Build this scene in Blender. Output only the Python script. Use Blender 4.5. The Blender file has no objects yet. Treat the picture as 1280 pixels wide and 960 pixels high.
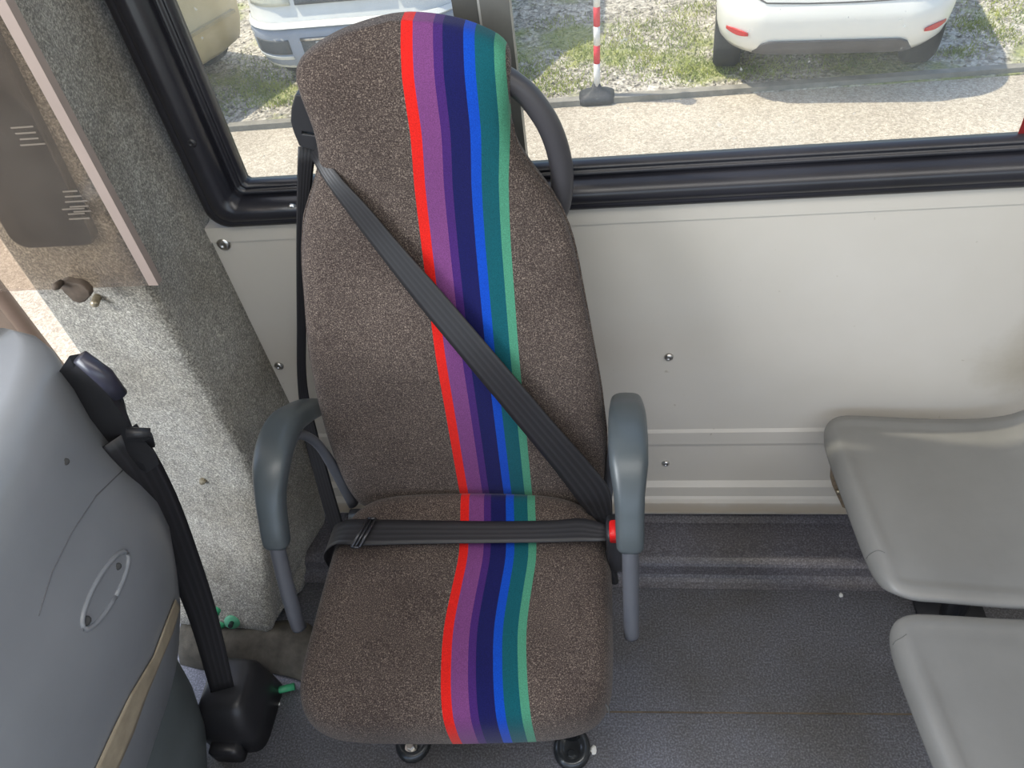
import bpy, bmesh, math, random
from mathutils import Vector, Matrix
from mathutils.bvhtree import BVHTree
random.seed(7)
C = bpy.context.scene.collection
PI = math.pi

# ---------------------------------------------------------------- camera survey
F = 961.0
CAMH = 1.45
Zw = -Vector((150, 910, F)).normalized()
Xw = Vector((7000, -140, -F)).normalized()
Xw = (Xw - Zw * Xw.dot(Zw)).normalized()
Yw = Zw.cross(Xw)
CAM = Vector((0, 0, CAMH))

def ray(x, y):
    v = Vector((x - 640, y - 480, F))
    return Vector((Xw.dot(v), Yw.dot(v), Zw.dot(v)))
def PZ(x, y, z):
    r = ray(x, y); return CAM + r * ((z - CAMH) / r.z)
def PY(x, y, Y):
    r = ray(x, y); return CAM + r * (Y / r.y)
def PX(x, y, X):
    r = ray(x, y); return CAM + r * (X / r.x)

def interp(t, tab):
    if t <= tab[0][0]: return tab[0][1]
    for (a, b), (c, d) in zip(tab, tab[1:]):
        if t <= c: return b + (d - b) * (t - a) / (c - a)
    return tab[-1][1]
def smooth(a, b, t):
    t = max(0, min(1, (t - a) / (b - a))); return t * t * (3 - 2 * t)
def catmull(pts, n=6):
    pts = [Vector(p) for p in pts]
    out = []
    P = [pts[0] * 2 - pts[1]] + pts + [pts[-1] * 2 - pts[-2]]
    for i in range(1, len(P) - 2):
        for k in range(n):
            t = k / n
            a, b, c, d = P[i - 1], P[i], P[i + 1], P[i + 2]
            out.append(0.5 * ((2 * b) + (c - a) * t + (2 * a - 5 * b + 4 * c - d) * t * t + (3 * b - a - 3 * c + d) * t ** 3))
    out.append(pts[-1])
    return out

# ---------------------------------------------------------------- materials
def newmat(name):
    m = bpy.data.materials.new(name); m.use_nodes = True
    nt = m.node_tree; b = nt.nodes['Principled BSDF']
    return m, nt, b
def N(nt, t, **kw):
    n = nt.nodes.new(t)
    for k, v in kw.items(): setattr(n, k, v)
    return n
def ramp(nt, stops, interp_='LINEAR'):
    r = N(nt, 'ShaderNodeValToRGB'); cr = r.color_ramp; cr.interpolation = interp_
    while len(cr.elements) > 1: cr.elements.remove(cr.elements[0])
    cr.elements[0].position = stops[0][0]; cr.elements[0].color = (*stops[0][1], 1)
    for p, c in stops[1:]:
        e = cr.elements.new(p); e.color = (*c, 1)
    return r
def tex(nt, kind, scale, detail=4, rough=.6, coord='Object'):
    tc = N(nt, 'ShaderNodeTexCoord')
    t = N(nt, 'ShaderNodeTex' + kind)
    t.inputs['Scale'].default_value = scale
    if kind == 'Noise':
        t.inputs['Detail'].default_value = detail; t.inputs['Roughness'].default_value = rough
    nt.links.new(tc.outputs[coord], t.inputs['Vector'])
    return t
def bump(nt, b, src, strength, dist=.001):
    bp = N(nt, 'ShaderNodeBump'); bp.inputs['Strength'].default_value = strength
    bp.inputs['Distance'].default_value = dist
    nt.links.new(src, bp.inputs['Height']); nt.links.new(bp.outputs['Normal'], b.inputs['Normal'])
def mixc(nt, fac, a, b_, blend='MIX'):
    m = N(nt, 'ShaderNodeMix', data_type='RGBA', blend_type=blend)
    for s, v in ((0, fac), (6, a), (7, b_)):
        if hasattr(v, 'node'): nt.links.new(v, m.inputs[s])
        elif s == 0: m.inputs[0].default_value = v
        else: m.inputs[s].default_value = (*v, 1)
    return m.outputs[2]

def plain(name, col, rough=.5, metal=0, spec=.5, var=.12, vscale=6, bmp=0, bscale=200, coat=0):
    m, nt, b = newmat(name)
    t = tex(nt, 'Noise', vscale, 5)
    lo = tuple(c * (1 - var) for c in col); hi = tuple(min(1, c * (1 + var)) for c in col)
    r = ramp(nt, [(.3, lo), (.7, hi)])
    nt.links.new(t.outputs['Fac'], r.inputs[0]); nt.links.new(r.outputs[0], b.inputs['Base Color'])
    b.inputs['Roughness'].default_value = rough; b.inputs['Metallic'].default_value = metal
    b.inputs['Specular IOR Level'].default_value = spec
    b.inputs['Coat Weight'].default_value = coat
    if bmp:
        t2 = tex(nt, 'Noise', bscale, 3); bump(nt, b, t2.outputs['Fac'], bmp)
    return m

def fabric_mat(name, stripes):
    m, nt, b = newmat(name)
    n1 = tex(nt, 'Noise', 620, 2, .8); n2 = tex(nt, 'Noise', 9, 4)
    n3 = tex(nt, 'Noise', 900, 1, .5)
    r = ramp(nt, [(.31, (.020, .015, .013)), (.46, (.050, .038, .034)), (.56, (.088, .070, .062)), (.70, (.27, .225, .185))])
    nt.links.new(n1.outputs['Fac'], r.inputs[0])
    r2 = ramp(nt, [(.35, (.86, .83, .82)), (.65, (1.14, 1.12, 1.1))])
    nt.links.new(n2.outputs['Fac'], r2.inputs[0])
    col = mixc(nt, 1, r.outputs[0], r2.outputs[0], 'MULTIPLY')
    if stripes:
        tc = N(nt, 'ShaderNodeTexCoord'); sp = N(nt, 'ShaderNodeSeparateXYZ')
        nt.links.new(tc.outputs['Object'], sp.inputs[0])
        x0, x1 = -.0125, .1035
        xs = sp.outputs['X']
        # the woven band wanders a little: piecewise sideways drift along the cushion depth or the back height
        tab = {'cushion': (sp.outputs['Y'], -.19, .20, [(0, -.026), (.12, -.012), (.30, -.003), (.45, .001), (.62, -.006), (.75, -.0095), (1, .002)]),
               'back': (sp.outputs['Z'], .45, 1.12, [(0, .0065), (.35, .0005), (.62, .0005), (.75, -.006), (.85, -.0165), (1, -.0165)])}[stripes]
        mp = N(nt, 'ShaderNodeMapRange'); nt.links.new(tab[0], mp.inputs[0]); mp.inputs[1].default_value = tab[1]; mp.inputs[2].default_value = tab[2]
        dr = ramp(nt, [(t_, ((v_ + .05) * 10,) * 3) for t_, v_ in tab[3]], 'B_SPLINE'); nt.links.new(mp.outputs[0], dr.inputs[0])
        m1 = N(nt, 'ShaderNodeMath', operation='MULTIPLY_ADD'); m1.inputs[1].default_value = .1; m1.inputs[2].default_value = -.05
        nt.links.new(dr.outputs[0], m1.inputs[0])
        ad = N(nt, 'ShaderNodeMath', operation='ADD'); nt.links.new(xs, ad.inputs[0]); nt.links.new(m1.outputs[0], ad.inputs[1])
        xs = ad.outputs[0]
        mr = N(nt, 'ShaderNodeMapRange', clamp=False); nt.links.new(xs, mr.inputs[0])
        mr.inputs[1].default_value = x0; mr.inputs[2].default_value = x1
        mr.inputs[3].default_value = .1; mr.inputs[4].default_value = .9
        red, mauve, pur, navy, blue, teal, grn = (.56, .013, .009), (.145, .043, .150), (.045, .014, .115), (.006, .007, .066), (.002, .050, .37), (.003, .072, .092), (.055, .215, .135)
        w = [.118, .20, .09, .20, .107, .185, .10]; ps = [0]
        for q in w: ps.append(ps[-1] + q)
        st = [(0, (0, 0, 0))] + [(.1 + .8 * ps[i], c) for i, c in enumerate([red, mauve, pur, navy, blue, teal, grn])] + [(.8985, (0, 0, 0))]
        rs = ramp(nt, st, 'CONSTANT'); nt.links.new(mr.outputs[0], rs.inputs[0])
        msk = ramp(nt, [(0, (0, 0, 0)), (.1003, (1, 1, 1)), (.8985, (0, 0, 0))], 'CONSTANT'); nt.links.new(mr.outputs[0], msk.inputs[0])
        rr = ramp(nt, [(.3, (.78, .78, .78)), (.7, (1.2, 1.2, 1.2))]); nt.links.new(n3.outputs['Fac'], rr.inputs[0])
        sc = mixc(nt, 1, rs.outputs[0], rr.outputs[0], 'MULTIPLY')
        col = mixc(nt, msk.outputs[0], col, sc)
    nt.links.new(col, b.inputs['Base Color'])
    b.inputs['Roughness'].default_value = .95; b.inputs['Specular IOR Level'].default_value = .15
    b.inputs['Sheen Weight'].default_value = .10; b.inputs['Sheen Roughness'].default_value = .5
    bump(nt, b, n1.outputs['Fac'], .5, .0008)
    return m

M = {}
M['fabric_b'] = fabric_mat('striped moquette back', 'back')
M['fabric_c'] = fabric_mat('striped moquette cushion', 'cushion')
M['blackplastic'] = plain('black plastic', (.022, .022, .025), .38, var=.2)
M['armrest'] = plain('blue grey armrest rubber', (.062, .075, .082), .34, var=.10, vscale=12, bmp=.05)
M['tube'] = plain('grey painted tube', (.085, .09, .105), .38)
M['handle'] = plain('dark grey handle', (.048, .046, .052), .42)
M['chrome'] = plain('worn steel', (.55, .54, .52), .28, metal=1, var=.2, vscale=60)
M['darksteel'] = plain('dark pressed steel', (.06, .065, .07), .25, metal=.6, var=.3, vscale=40)
M['red'] = plain('red button', (.70, .012, .012), .4)
M['rubber'] = plain('black window rubber', (.017, .017, .022), .30, var=.25, vscale=5)
M['beige_tape'] = plain('worn beige tape', (.36, .30, .21), .6, var=.2, vscale=30)
M['greyseat'] = plain('moulded grey plastic', (.160, .158, .150), .42, var=.07, vscale=9, bmp=.12, bscale=500)
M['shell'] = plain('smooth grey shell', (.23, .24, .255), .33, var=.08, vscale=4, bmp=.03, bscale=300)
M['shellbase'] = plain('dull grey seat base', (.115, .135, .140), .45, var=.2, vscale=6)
M['rubbermark'] = plain('dark scuff', (.05, .05, .05), .8)
M['greenpaint'] = plain('green paint', (.05, .36, .17), .4, var=.3, vscale=60)
M['brass'] = plain('yellowed steel bolt', (.38, .33, .24), .4, metal=.7, var=.3, vscale=200)
M['hole'] = plain('worn wood plug', (.075, .055, .04), .8, var=.4, vscale=60)
M['browndoor'] = plain('brown door edge', (.16, .115, .085), .5, var=.3)
M['white'] = plain('white scrap', (.75, .74, .70), .7)
M['redglass'] = plain('dark red lacquer', (.17, .012, .012), .35)

def webbing():
    m, nt, b = newmat('black webbing')
    tc = N(nt, 'ShaderNodeTexCoord'); sp = N(nt, 'ShaderNodeSeparateXYZ'); nt.links.new(tc.outputs['UV'], sp.inputs[0])
    w = N(nt, 'ShaderNodeMath', operation='MULTIPLY'); w.inputs[1].default_value = 5 * 2 * PI; nt.links.new(sp.outputs['X'], w.inputs[0])
    s = N(nt, 'ShaderNodeMath', operation='SINE'); nt.links.new(w.outputs[0], s.inputs[0])
    r = ramp(nt, [(0, (.012, .0115, .013)), (.8, (.020, .019, .022))]); nt.links.new(s.outputs[0], r.inputs[0])
    nt.links.new(r.outputs[0], b.inputs['Base Color'])
    b.inputs['Roughness'].default_value = .5
    bump(nt, b, s.outputs[0], .15, .0005)
    return m
M['web'] = webbing()

def carpet():
    m, nt, b = newmat('grey felt carpet')
    n1 = tex(nt, 'Noise', 330, 4, .75); n2 = tex(nt, 'Noise', 7, 4, .6); n3 = tex(nt, 'Noise', 60, 3, .6)
    r = ramp(nt, [(.36, (.11, .105, .095)), (.5, (.245, .235, .205)), (.64, (.52, .50, .44))]); nt.links.new(n1.outputs['Fac'], r.inputs[0])
    r2 = ramp(nt, [(.3, (.76, .73, .69)), (.65, (1.1, 1.1, 1.12))]); nt.links.new(n2.outputs['Fac'], r2.inputs[0])
    r3 = ramp(nt, [(.3, (.82, .82, .83)), (.7, (1.15, 1.15, 1.13))]); nt.links.new(n3.outputs['Fac'], r3.inputs[0])
    c = mixc(nt, 1, r.outputs[0], r2.outputs[0], 'MULTIPLY'); c = mixc(nt, 1, c, r3.outputs[0], 'MULTIPLY')
    nt.links.new(c, b.inputs['Base Color']); b.inputs['Roughness'].default_value = 1; b.inputs['Specular IOR Level'].default_value = .1
    b.inputs['Sheen Weight'].default_value = .2
    bump(nt, b, n1.outputs['Fac'], .8, .002)
    return m
M['carpet'] = carpet()

def vinyl(name, k, tint):
    m, nt, b = newmat(name)
    v = tex(nt, 'Voronoi', 420); n2 = tex(nt, 'Noise', 3.2, 5); n3 = tex(nt, 'Noise', 300, 2, .6)
    r = ramp(nt, [(q, tuple(v * k * t for v, t in zip(c_, tint))) for q, c_ in [(.25, (.072, .075, .085)), (.5, (.145, .15, .168)), (.68, (.26, .27, .30))]]); nt.links.new(n3.outputs['Fac'], r.inputs[0])
    sp = ramp(nt, [(0, (1, 1, 1)), (.055, (0, 0, 0))], 'CONSTANT'); nt.links.new(v.outputs['Distance'], sp.inputs[0])
    c = mixc(nt, sp.outputs[0], r.outputs[0], (.55, .56, .60))
    r2 = ramp(nt, [(.35, (.78, .74, .66)), (.6, (1.05, 1.05, 1.08))]); nt.links.new(n2.outputs['Fac'], r2.inputs[0])
    c = mixc(nt, 1, c, r2.outputs[0], 'MULTIPLY')
    nt.links.new(c, b.inputs['Base Color'])
    rr = ramp(nt, [(.3, (.36,) * 3), (.7, (.55,) * 3)]); nt.links.new(n2.outputs['Fac'], rr.inputs[0]); nt.links.new(rr.outputs[0], b.inputs['Roughness'])
    bump(nt, b, n3.outputs['Fac'], .25, .0008)
    return m
M['vinyl'] = vinyl('speckled vinyl floor', 1.35, (1, 1, 1.03))
M['vinyl_ledge'] = vinyl('darkened ledge vinyl', .55, (1.08, 1, 1.02))  # same vinyl as the floor, colour darkened to tone down the lit ledge

def panelmat():
    m, nt, b = newmat('off white painted panel')
    n1 = tex(nt, 'Noise', 1.6, 5, .6); n2 = tex(nt, 'Noise', 55, 2, .5); n3 = tex(nt, 'Noise', 4, 6, .7)
    r = ramp(nt, [(.3, (.52, .485, .42)), (.7, (.59, .555, .50))]); nt.links.new(n1.outputs['Fac'], r.inputs[0])
    sp = ramp(nt, [(.74, (0, 0, 0)), (.78, (.5, .5, .5))]); nt.links.new(n2.outputs['Fac'], sp.inputs[0])
    c = mixc(nt, sp.outputs[0], r.outputs[0], (.30, .25, .18))
    # grime low down and by the moulded seat
    tc = N(nt, 'ShaderNodeTexCoord'); s = N(nt, 'ShaderNodeSeparateXYZ'); nt.links.new(tc.outputs['Object'], s.inputs[0])
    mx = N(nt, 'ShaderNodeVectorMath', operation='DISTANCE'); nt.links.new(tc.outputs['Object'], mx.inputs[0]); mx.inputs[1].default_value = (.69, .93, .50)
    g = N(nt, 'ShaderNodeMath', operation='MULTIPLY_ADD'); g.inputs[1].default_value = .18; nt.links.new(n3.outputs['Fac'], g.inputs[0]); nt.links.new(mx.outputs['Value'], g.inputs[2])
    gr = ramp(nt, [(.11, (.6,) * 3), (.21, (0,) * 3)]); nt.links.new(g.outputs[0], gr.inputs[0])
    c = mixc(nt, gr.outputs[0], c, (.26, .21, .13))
    z = N(nt, 'ShaderNodeMath', operation='MULTIPLY_ADD'); z.inputs[1].default_value = .05; nt.links.new(n3.outputs['Fac'], z.inputs[0]); nt.links.new(s.outputs['Z'], z.inputs[2])
    zr = ramp(nt, [(.10, (.0,) * 3), (.115, (.8,) * 3), (.135, (.6,) * 3), (.15, (0,) * 3)]); nt.links.new(z.outputs[0], zr.inputs[0])
    c = mixc(nt, zr.outputs[0], c, (.42, .34, .24))
    nt.links.new(c, b.inputs['Base Color']); b.inputs['Roughness'].default_value = .42
    return m
M['panel'] = panelmat()

def glassmat():
    m = bpy.data.materials.new('dusty window glass'); m.use_nodes = True; nt = m.node_tree; nt.nodes.clear()
    out = N(nt, 'ShaderNodeOutputMaterial'); tr = N(nt, 'ShaderNodeBsdfTransparent'); tr.inputs[0].default_value = (.96, .975, .96, 1)
    gl = N(nt, 'ShaderNodeBsdfGlossy'); gl.inputs['Roughness'].default_value = .02
    lw = N(nt, 'ShaderNodeLayerWeight'); lw.inputs[0].default_value = .5; pw = N(nt, 'ShaderNodeMath', operation='POWER'); pw.inputs[1].default_value = 5; nt.links.new(lw.outputs['Facing'], pw.inputs[0]); fr = N(nt, 'ShaderNodeMath', operation='MULTIPLY_ADD'); fr.inputs[1].default_value = .35; fr.inputs[2].default_value = .035; nt.links.new(pw.outputs[0], fr.inputs[0])
    m1 = N(nt, 'ShaderNodeMixShader'); nt.links.new(fr.outputs[0], m1.inputs[0]); nt.links.new(tr.outputs[0], m1.inputs[1]); nt.links.new(gl.outputs[0], m1.inputs[2])
    df = N(nt, 'ShaderNodeBsdfDiffuse'); df.inputs[0].default_value = (.8, .8, .76, 1)
    tl = N(nt, 'ShaderNodeBsdfTranslucent'); tl.inputs[0].default_value = (.85, .85, .8, 1)
    ad = N(nt, 'ShaderNodeMixShader'); ad.inputs[0].default_value = .5; nt.links.new(df.outputs[0], ad.inputs[1]); nt.links.new(tl.outputs[0], ad.inputs[2])
    t = tex(nt, 'Noise', 5, 6, .65); t2 = tex(nt, 'Noise', 90, 2, .5)
    r = ramp(nt, [(.35, (.01,) * 3), (.7, (.08,) * 3)]); nt.links.new(t.outputs['Fac'], r.inputs[0])
    r2 = ramp(nt, [(.72, (0,) * 3), (.76, (.35,) * 3)]); nt.links.new(t2.outputs['Fac'], r2.inputs[0])
    a = mixc(nt, 1, r.outputs[0], r2.outputs[0], 'ADD')
    m2 = N(nt, 'ShaderNodeMixShader'); nt.links.new(a, m2.inputs[0]); nt.links.new(m1.outputs[0], m2.inputs[1]); nt.links.new(ad.outputs[0], m2.inputs[2])
    nt.links.new(m2.outputs[0], out.inputs[0])
    return m
M['glass'] = glassmat()

def acrylic():
    m = bpy.data.materials.new('smoky acrylic'); m.use_nodes = True; nt = m.node_tree; nt.nodes.clear()
    out = N(nt, 'ShaderNodeOutputMaterial'); tr = N(nt, 'ShaderNodeBsdfTransparent'); tr.inputs[0].default_value = (.82, .77, .72, 1)
    gl = N(nt, 'ShaderNodeBsdfGlossy'); gl.inputs['Roughness'].default_value = .06
    lw = N(nt, 'ShaderNodeLayerWeight'); lw.inputs[0].default_value = .5; pw = N(nt, 'ShaderNodeMath', operation='POWER'); pw.inputs[1].default_value = 5; nt.links.new(lw.outputs['Facing'], pw.inputs[0]); fr = N(nt, 'ShaderNodeMath', operation='MULTIPLY_ADD'); fr.inputs[1].default_value = .35; fr.inputs[2].default_value = .035; nt.links.new(pw.outputs[0], fr.inputs[0])
    m1 = N(nt, 'ShaderNodeMixShader'); nt.links.new(fr.outputs[0], m1.inputs[0]); nt.links.new(tr.outputs[0], m1.inputs[1]); nt.links.new(gl.outputs[0], m1.inputs[2])
    df = N(nt, 'ShaderNodeBsdfDiffuse'); df.inputs[0].default_value = (.45, .41, .37, 1)
    t = tex(nt, 'Noise', 5, 5, .6); r = ramp(nt, [(.3, (.02,) * 3), (.75, (.085,) * 3)]); nt.links.new(t.outputs['Fac'], r.inputs[0])
    m2 = N(nt, 'ShaderNodeMixShader'); nt.links.new(r.outputs[0], m2.inputs[0]); nt.links.new(m1.outputs[0], m2.inputs[1]); nt.links.new(df.outputs[0], m2.inputs[2])
    nt.links.new(m2.outputs[0], out.inputs[0]); return m
M['acrylic'] = acrylic()
M['acrylicedge'] = plain('pinkish acrylic edge', (.27, .212, .185), .5)
M['device'] = plain('dark device glass', (.035, .035, .037), .3, var=.5, vscale=12)
M['devicetext'] = plain('faded white print', (.20, .19, .175), .6)
M['ceilingw'] = plain('cream ceiling laminate', (.62, .60, .55), .6)

# outside
def gravel(name, cols, scale, grass=None, bstr=.9, bdist=.02):
    m, nt, b = newmat(name)
    v = tex(nt, 'Voronoi', scale); v2 = tex(nt, 'Voronoi', scale * 2.3); n = tex(nt, 'Noise', 1.1, 6, .6)
    r = ramp(nt, [(.15, cols[0]), (.5, cols[1]), (.9, cols[2])])
    sx = N(nt, 'ShaderNodeSeparateColor'); nt.links.new(v.outputs['Color'], sx.inputs[0]); nt.links.new(sx.outputs[0], r.inputs[0])
    r2 = ramp(nt, [(.15, cols[0]), (.5, cols[1]), (.9, cols[2])])
    sy = N(nt, 'ShaderNodeSeparateColor'); nt.links.new(v2.outputs['Color'], sy.inputs[0]); nt.links.new(sy.outputs[1], r2.inputs[0])
    c = mixc(nt, .5, r.outputs[0], r2.outputs[0])
    rn = ramp(nt, [(.3, (.85, .84, .82)), (.7, (1.1, 1.1, 1.08))]); nt.links.new(n.outputs['Fac'], rn.inputs[0])
    c = mixc(nt, 1, c, rn.outputs[0], 'MULTIPLY')
    if grass:
        g = tex(nt, 'Noise', 1.3, 6, .62); gr = ramp(nt, [(.50, (0,) * 3), (.60, (.72,) * 3)]); nt.links.new(g.outputs['Fac'], gr.inputs[0])
        g2 = tex(nt, 'Noise', 40, 3); gc = ramp(nt, [(.3, (.15, .20, .045)), (.7, (.38, .40, .11))]); nt.links.new(g2.outputs['Fac'], gc.inputs[0])
        c = mixc(nt, gr.outputs[0], c, gc.outputs[0])
    nt.links.new(c, b.inputs['Base Color']); b.inputs['Roughness'].default_value = .95; b.inputs['Specular IOR Level'].default_value = .15
    bump(nt, b, v.outputs['Distance'], bstr, bdist)
    return m
M['road'] = gravel('sunlit tan road grit', [(.33, .285, .23), (.47, .415, .34), (.62, .56, .47)], 60, None, .35, .006)
M['gravel'] = gravel('white coarse gravel', [(.17, .155, .135), (.42, .39, .34), (.68, .635, .56)], 22, True, .9, .02)
M['kerb'] = plain('grey kerb stone', (.25, .235, .20), .9, var=.25, vscale=8)
M['carwhite'] = plain('white car paint', (.80, .79, .74), .28, var=.03, vscale=1, coat=.5)
M['cargrey'] = plain('grey bumper plastic', (.075, .07, .072), .5)
M['carred'] = plain('red reflector', (.55, .03, .03), .25)
M['tyre'] = plain('tyre rubber', (.018, .019, .02), .9, var=.3, vscale=30)
M['carglass'] = plain('car window', (.03, .035, .04), .08)
M['vanwhite'] = plain('pale van paint', (.66, .67, .64), .35, var=.05)
M['vanshade'] = plain('white bumper tinted for shade', (.26, .30, .37), .5, var=.12, vscale=5)  # white bumper in shade: the blue-grey shading is put into its colour
M['vandark'] = plain('van grille', (.07, .08, .09), .5)
M['beige'] = plain('beige paint', (.52, .44, .28), .4, var=.06, vscale=2)
M['polered'] = plain('red pole band', (.70, .035, .05), .45)
M['polewhite'] = plain('white pole band', (.82, .80, .76), .45)
M['poleblack'] = plain('black rubber foot', (.035, .037, .042), .6)
def grassmat():
    m, nt, b = newmat('grass blades'); g2 = tex(nt, 'Noise', 5, 3); gc = ramp(nt, [(.3, (.16, .23, .045)), (.7, (.42, .44, .10))]); nt.links.new(g2.outputs['Fac'], gc.inputs[0])
    nt.links.new(gc.outputs[0], b.inputs['Base Color']); b.inputs['Roughness'].default_value = .7
    return m
M['grass'] = grassmat()

# ---------------------------------------------------------------- mesh helpers
def thing(name, label, cat, loc=(0, 0, 0), group=None, kind=None):
    o = bpy.data.objects.new(name, None); C.objects.link(o); o.location = loc; o.empty_display_size = .05
    if label: o['label'] = label
    if cat: o['category'] = cat
    if group: o['group'] = group
    if kind: o['kind'] = kind
    return o
def wloc(o):
    v = Vector(o.location)
    while o.parent: o = o.parent; v += Vector(o.location)
    return v
def obj(name, vf, mat, parent=None, smooth_=True, label=None, uv=None, sub=0, bevel=0, mats=None, loc=None, cat=None, kind=None, group=None, shade_auto=False):
    verts, faces = vf[0], vf[1]
    me = bpy.data.meshes.new(name)
    base = wloc(parent) if parent else Vector(loc or (0, 0, 0))
    me.from_pydata([tuple(Vector(v) - base) for v in verts], [], [tuple(f) for f in faces])
    bm = bmesh.new(); bm.from_mesh(me)
    if uv is None: bmesh.ops.remove_doubles(bm, verts=bm.verts, dist=1e-6)
    bmesh.ops.recalc_face_normals(bm, faces=bm.faces)
    bm.to_mesh(me); bm.free()
    for f in me.polygons: f.use_smooth = smooth_
    if uv:
        ul = me.uv_layers.new(name='UVMap')
        for l in me.loops: ul.data[l.index].uv = uv[l.vertex_index]
    o = bpy.data.objects.new(name, me); C.objects.link(o)
    me.materials.append(mat)
    for mm in (mats or []): me.materials.append(mm)
    if len(vf) > 2:
        for p, k in zip(me.polygons, vf[2]): p.material_index = k
    if parent: o.parent = parent
    elif loc: o.location = loc
    if bevel:
        b = o.modifiers.new('b', 'BEVEL'); b.width = bevel; b.segments = 3; b.limit_method = 'ANGLE'; b.angle_limit = .6
    if sub:
        s = o.modifiers.new('s', 'SUBSURF'); s.levels = sub; s.render_levels = sub
    if label: o['label'] = label
    if cat: o['category'] = cat
    if kind: o['kind'] = kind
    if group: o['group'] = group
    return o
def join(*parts):
    V, Fc = [], []
    for p in parts:
        n = len(V); V += list(p[0]); Fc += [tuple(i + n for i in f) for f in p[1]]
    return V, Fc
def box(x0, x1, y0, y1, z0, z1, Mx=None):
    v = [Vector((x, y, z)) for x in (x0, x1) for y in (y0, y1) for z in (z0, z1)]
    if Mx: v = [Mx @ p for p in v]
    return v, [(0, 1, 3, 2), (4, 6, 7, 5), (0, 4, 5, 1), (2, 3, 7, 6), (0, 2, 6, 4), (1, 5, 7, 3)]
def loft(rings, cap=True, closed=True):
    n = len(rings[0]); V = [Vector(p) for r in rings for p in r]; Fc = []
    for i in range(len(rings) - 1):
        for j in range(n if closed else n - 1):
            k = (j + 1) % n
            Fc.append((i * n + j, i * n + k, (i + 1) * n + k, (i + 1) * n + j))
    if cap and closed:
        Fc.append(tuple(range(n))[::-1]); Fc.append(tuple((len(rings) - 1) * n + j for j in range(n)))
    return V, Fc
def tube(path, rad, seg=14, flat=None, up=(0, 0, 1), n_pow=2.0):
    """tube of elliptical section: rad = half size sideways, flat = half size along the normal"""
    path = [Vector(p) for p in path]; rings = []
    L = len(path); up = Vector(up)
    for i, p in enumerate(path):
        t = (path[min(i + 1, L - 1)] - path[max(i - 1, 0)]).normalized()
        s = t.cross(up)
        if s.length < 1e-3: s = t.cross(Vector((1, 0, 0)))
        s.normalize(); nn = s.cross(t).normalized()
        a = rad[i] if isinstance(rad, (list, tuple)) else rad
        b = a if flat is None else (flat[i] if isinstance(flat, (list, tuple)) else flat)
        r = []
        for k in range(seg):
            th = 2 * PI * k / seg; c, sn = math.cos(th), math.sin(th)
            cc = math.copysign(abs(c) ** (2 / n_pow), c); ss = math.copysign(abs(sn) ** (2 / n_pow), sn)
            r.append(p + s * (a * cc) + nn * (b * ss))
        rings.append(r)
    return loft(rings)
def ribbon(A, B, th=.0016):
    """flat strap between two edge lines, with thickness; returns mesh and uv"""
    V, Fc, UV = [], [], []
    L = len(A)
    for i in range(L):
        a, b = Vector(A[i]), Vector(B[i])
        t = (Vector(A[min(i + 1, L - 1)]) - Vector(A[max(i - 1, 0)])).normalized()
        nn = (b - a).cross(t).normalized() * th
        K = 6
        for s in (0, 1):
            for k in range(K + 1):
                V.append(a.lerp(b, k / K) + nn * s); UV.append((k / K, i / L))
    K = 6; W = 2 * (K + 1)
    for i in range(L - 1):
        for k in range(K):
            p = i * W + k; Fc.append((p, p + 1, p + 1 + W, p + W))
            q = p + K + 1; Fc.append((q, q + W, q + 1 + W, q + 1))
        for k in (0, K):
            p = i * W + k; Fc.append((p, p + W, p + W + K + 1, p + K + 1))
    for i in (0, L - 1):
        p = i * W; Fc.append(tuple(range(p, p + K + 1)) + tuple(range(p + W - 1, p + K, -1)))
    return V, Fc, UV
def resample(pts, n=24):
    c = catmull(pts, 8); d = [0]
    for a, b in zip(c, c[1:]): d.append(d[-1] + (b - a).length)
    out = []
    for k in range(n):
        t = d[-1] * k / (n - 1); j = 0
        while j < len(d) - 2 and d[j + 1] < t: j += 1
        f = (t - d[j]) / max(1e-9, d[j + 1] - d[j]); out.append(c[j].lerp(c[j + 1], min(1, f)))
    return out
def strap(name, A, B, parent, th=.0016, n=24, **kw):
    v, f, uv = ribbon(resample(A, n), resample(B, n), th)
    return obj(name, (v, f), M['web'], parent, uv=uv, **kw)
def prism(pts, d):
    n = len(pts); pts = [Vector(p) for p in pts]; d = Vector(d)
    return pts + [p + d for p in pts], [tuple(range(n)), tuple(range(2 * n - 1, n - 1, -1))] + [(i, i + n, (i + 1) % n + n, (i + 1) % n) for i in range(n)]
def lathe(prof, origin, axis, seg=20):
    axis = Vector(axis).normalized(); u = axis.orthogonal().normalized(); w = axis.cross(u); origin = Vector(origin)
    return loft([[origin + axis * h + (u * math.cos(2 * PI * k / seg) + w * math.sin(2 * PI * k / seg)) * r for k in range(seg)] for r, h in prof])
def sup(c, n): return math.copysign(abs(c) ** (2 / n), c)
def screw(parent, p, axis, r=.007, name='screw', mat='chrome'):
    return obj(name, lathe([(r * .3, -.001), (r, 0), (r * .95, .0025), (r * .6, .0042), (r * .35, .0045), (r * .33, .003), (.0002, .003)], p, axis, 16), M[mat], parent)

def rbox_ring(cx, cy, hx, hy, z, n=4.0, seg=48, fn=None):
    r = []
    for k in range(seg):
        th = 2 * PI * k / seg
        x = hx * sup(math.cos(th), n); y = hy * sup(math.sin(th), n)
        p = Vector((cx + x, cy + y, z))
        r.append(fn(p, x / max(hx, 1e-6), y / max(hy, 1e-6)) if fn else p)
    return r

# ================================================================ THE BUS SHELL
W = .93
X0, X1, YN, ZC = -1.75, 2.3, -1.35, 2.15
obj('floor', box(X0, X1, YN, .97, -.06, 0), M['vinyl'], kind='structure')
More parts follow.
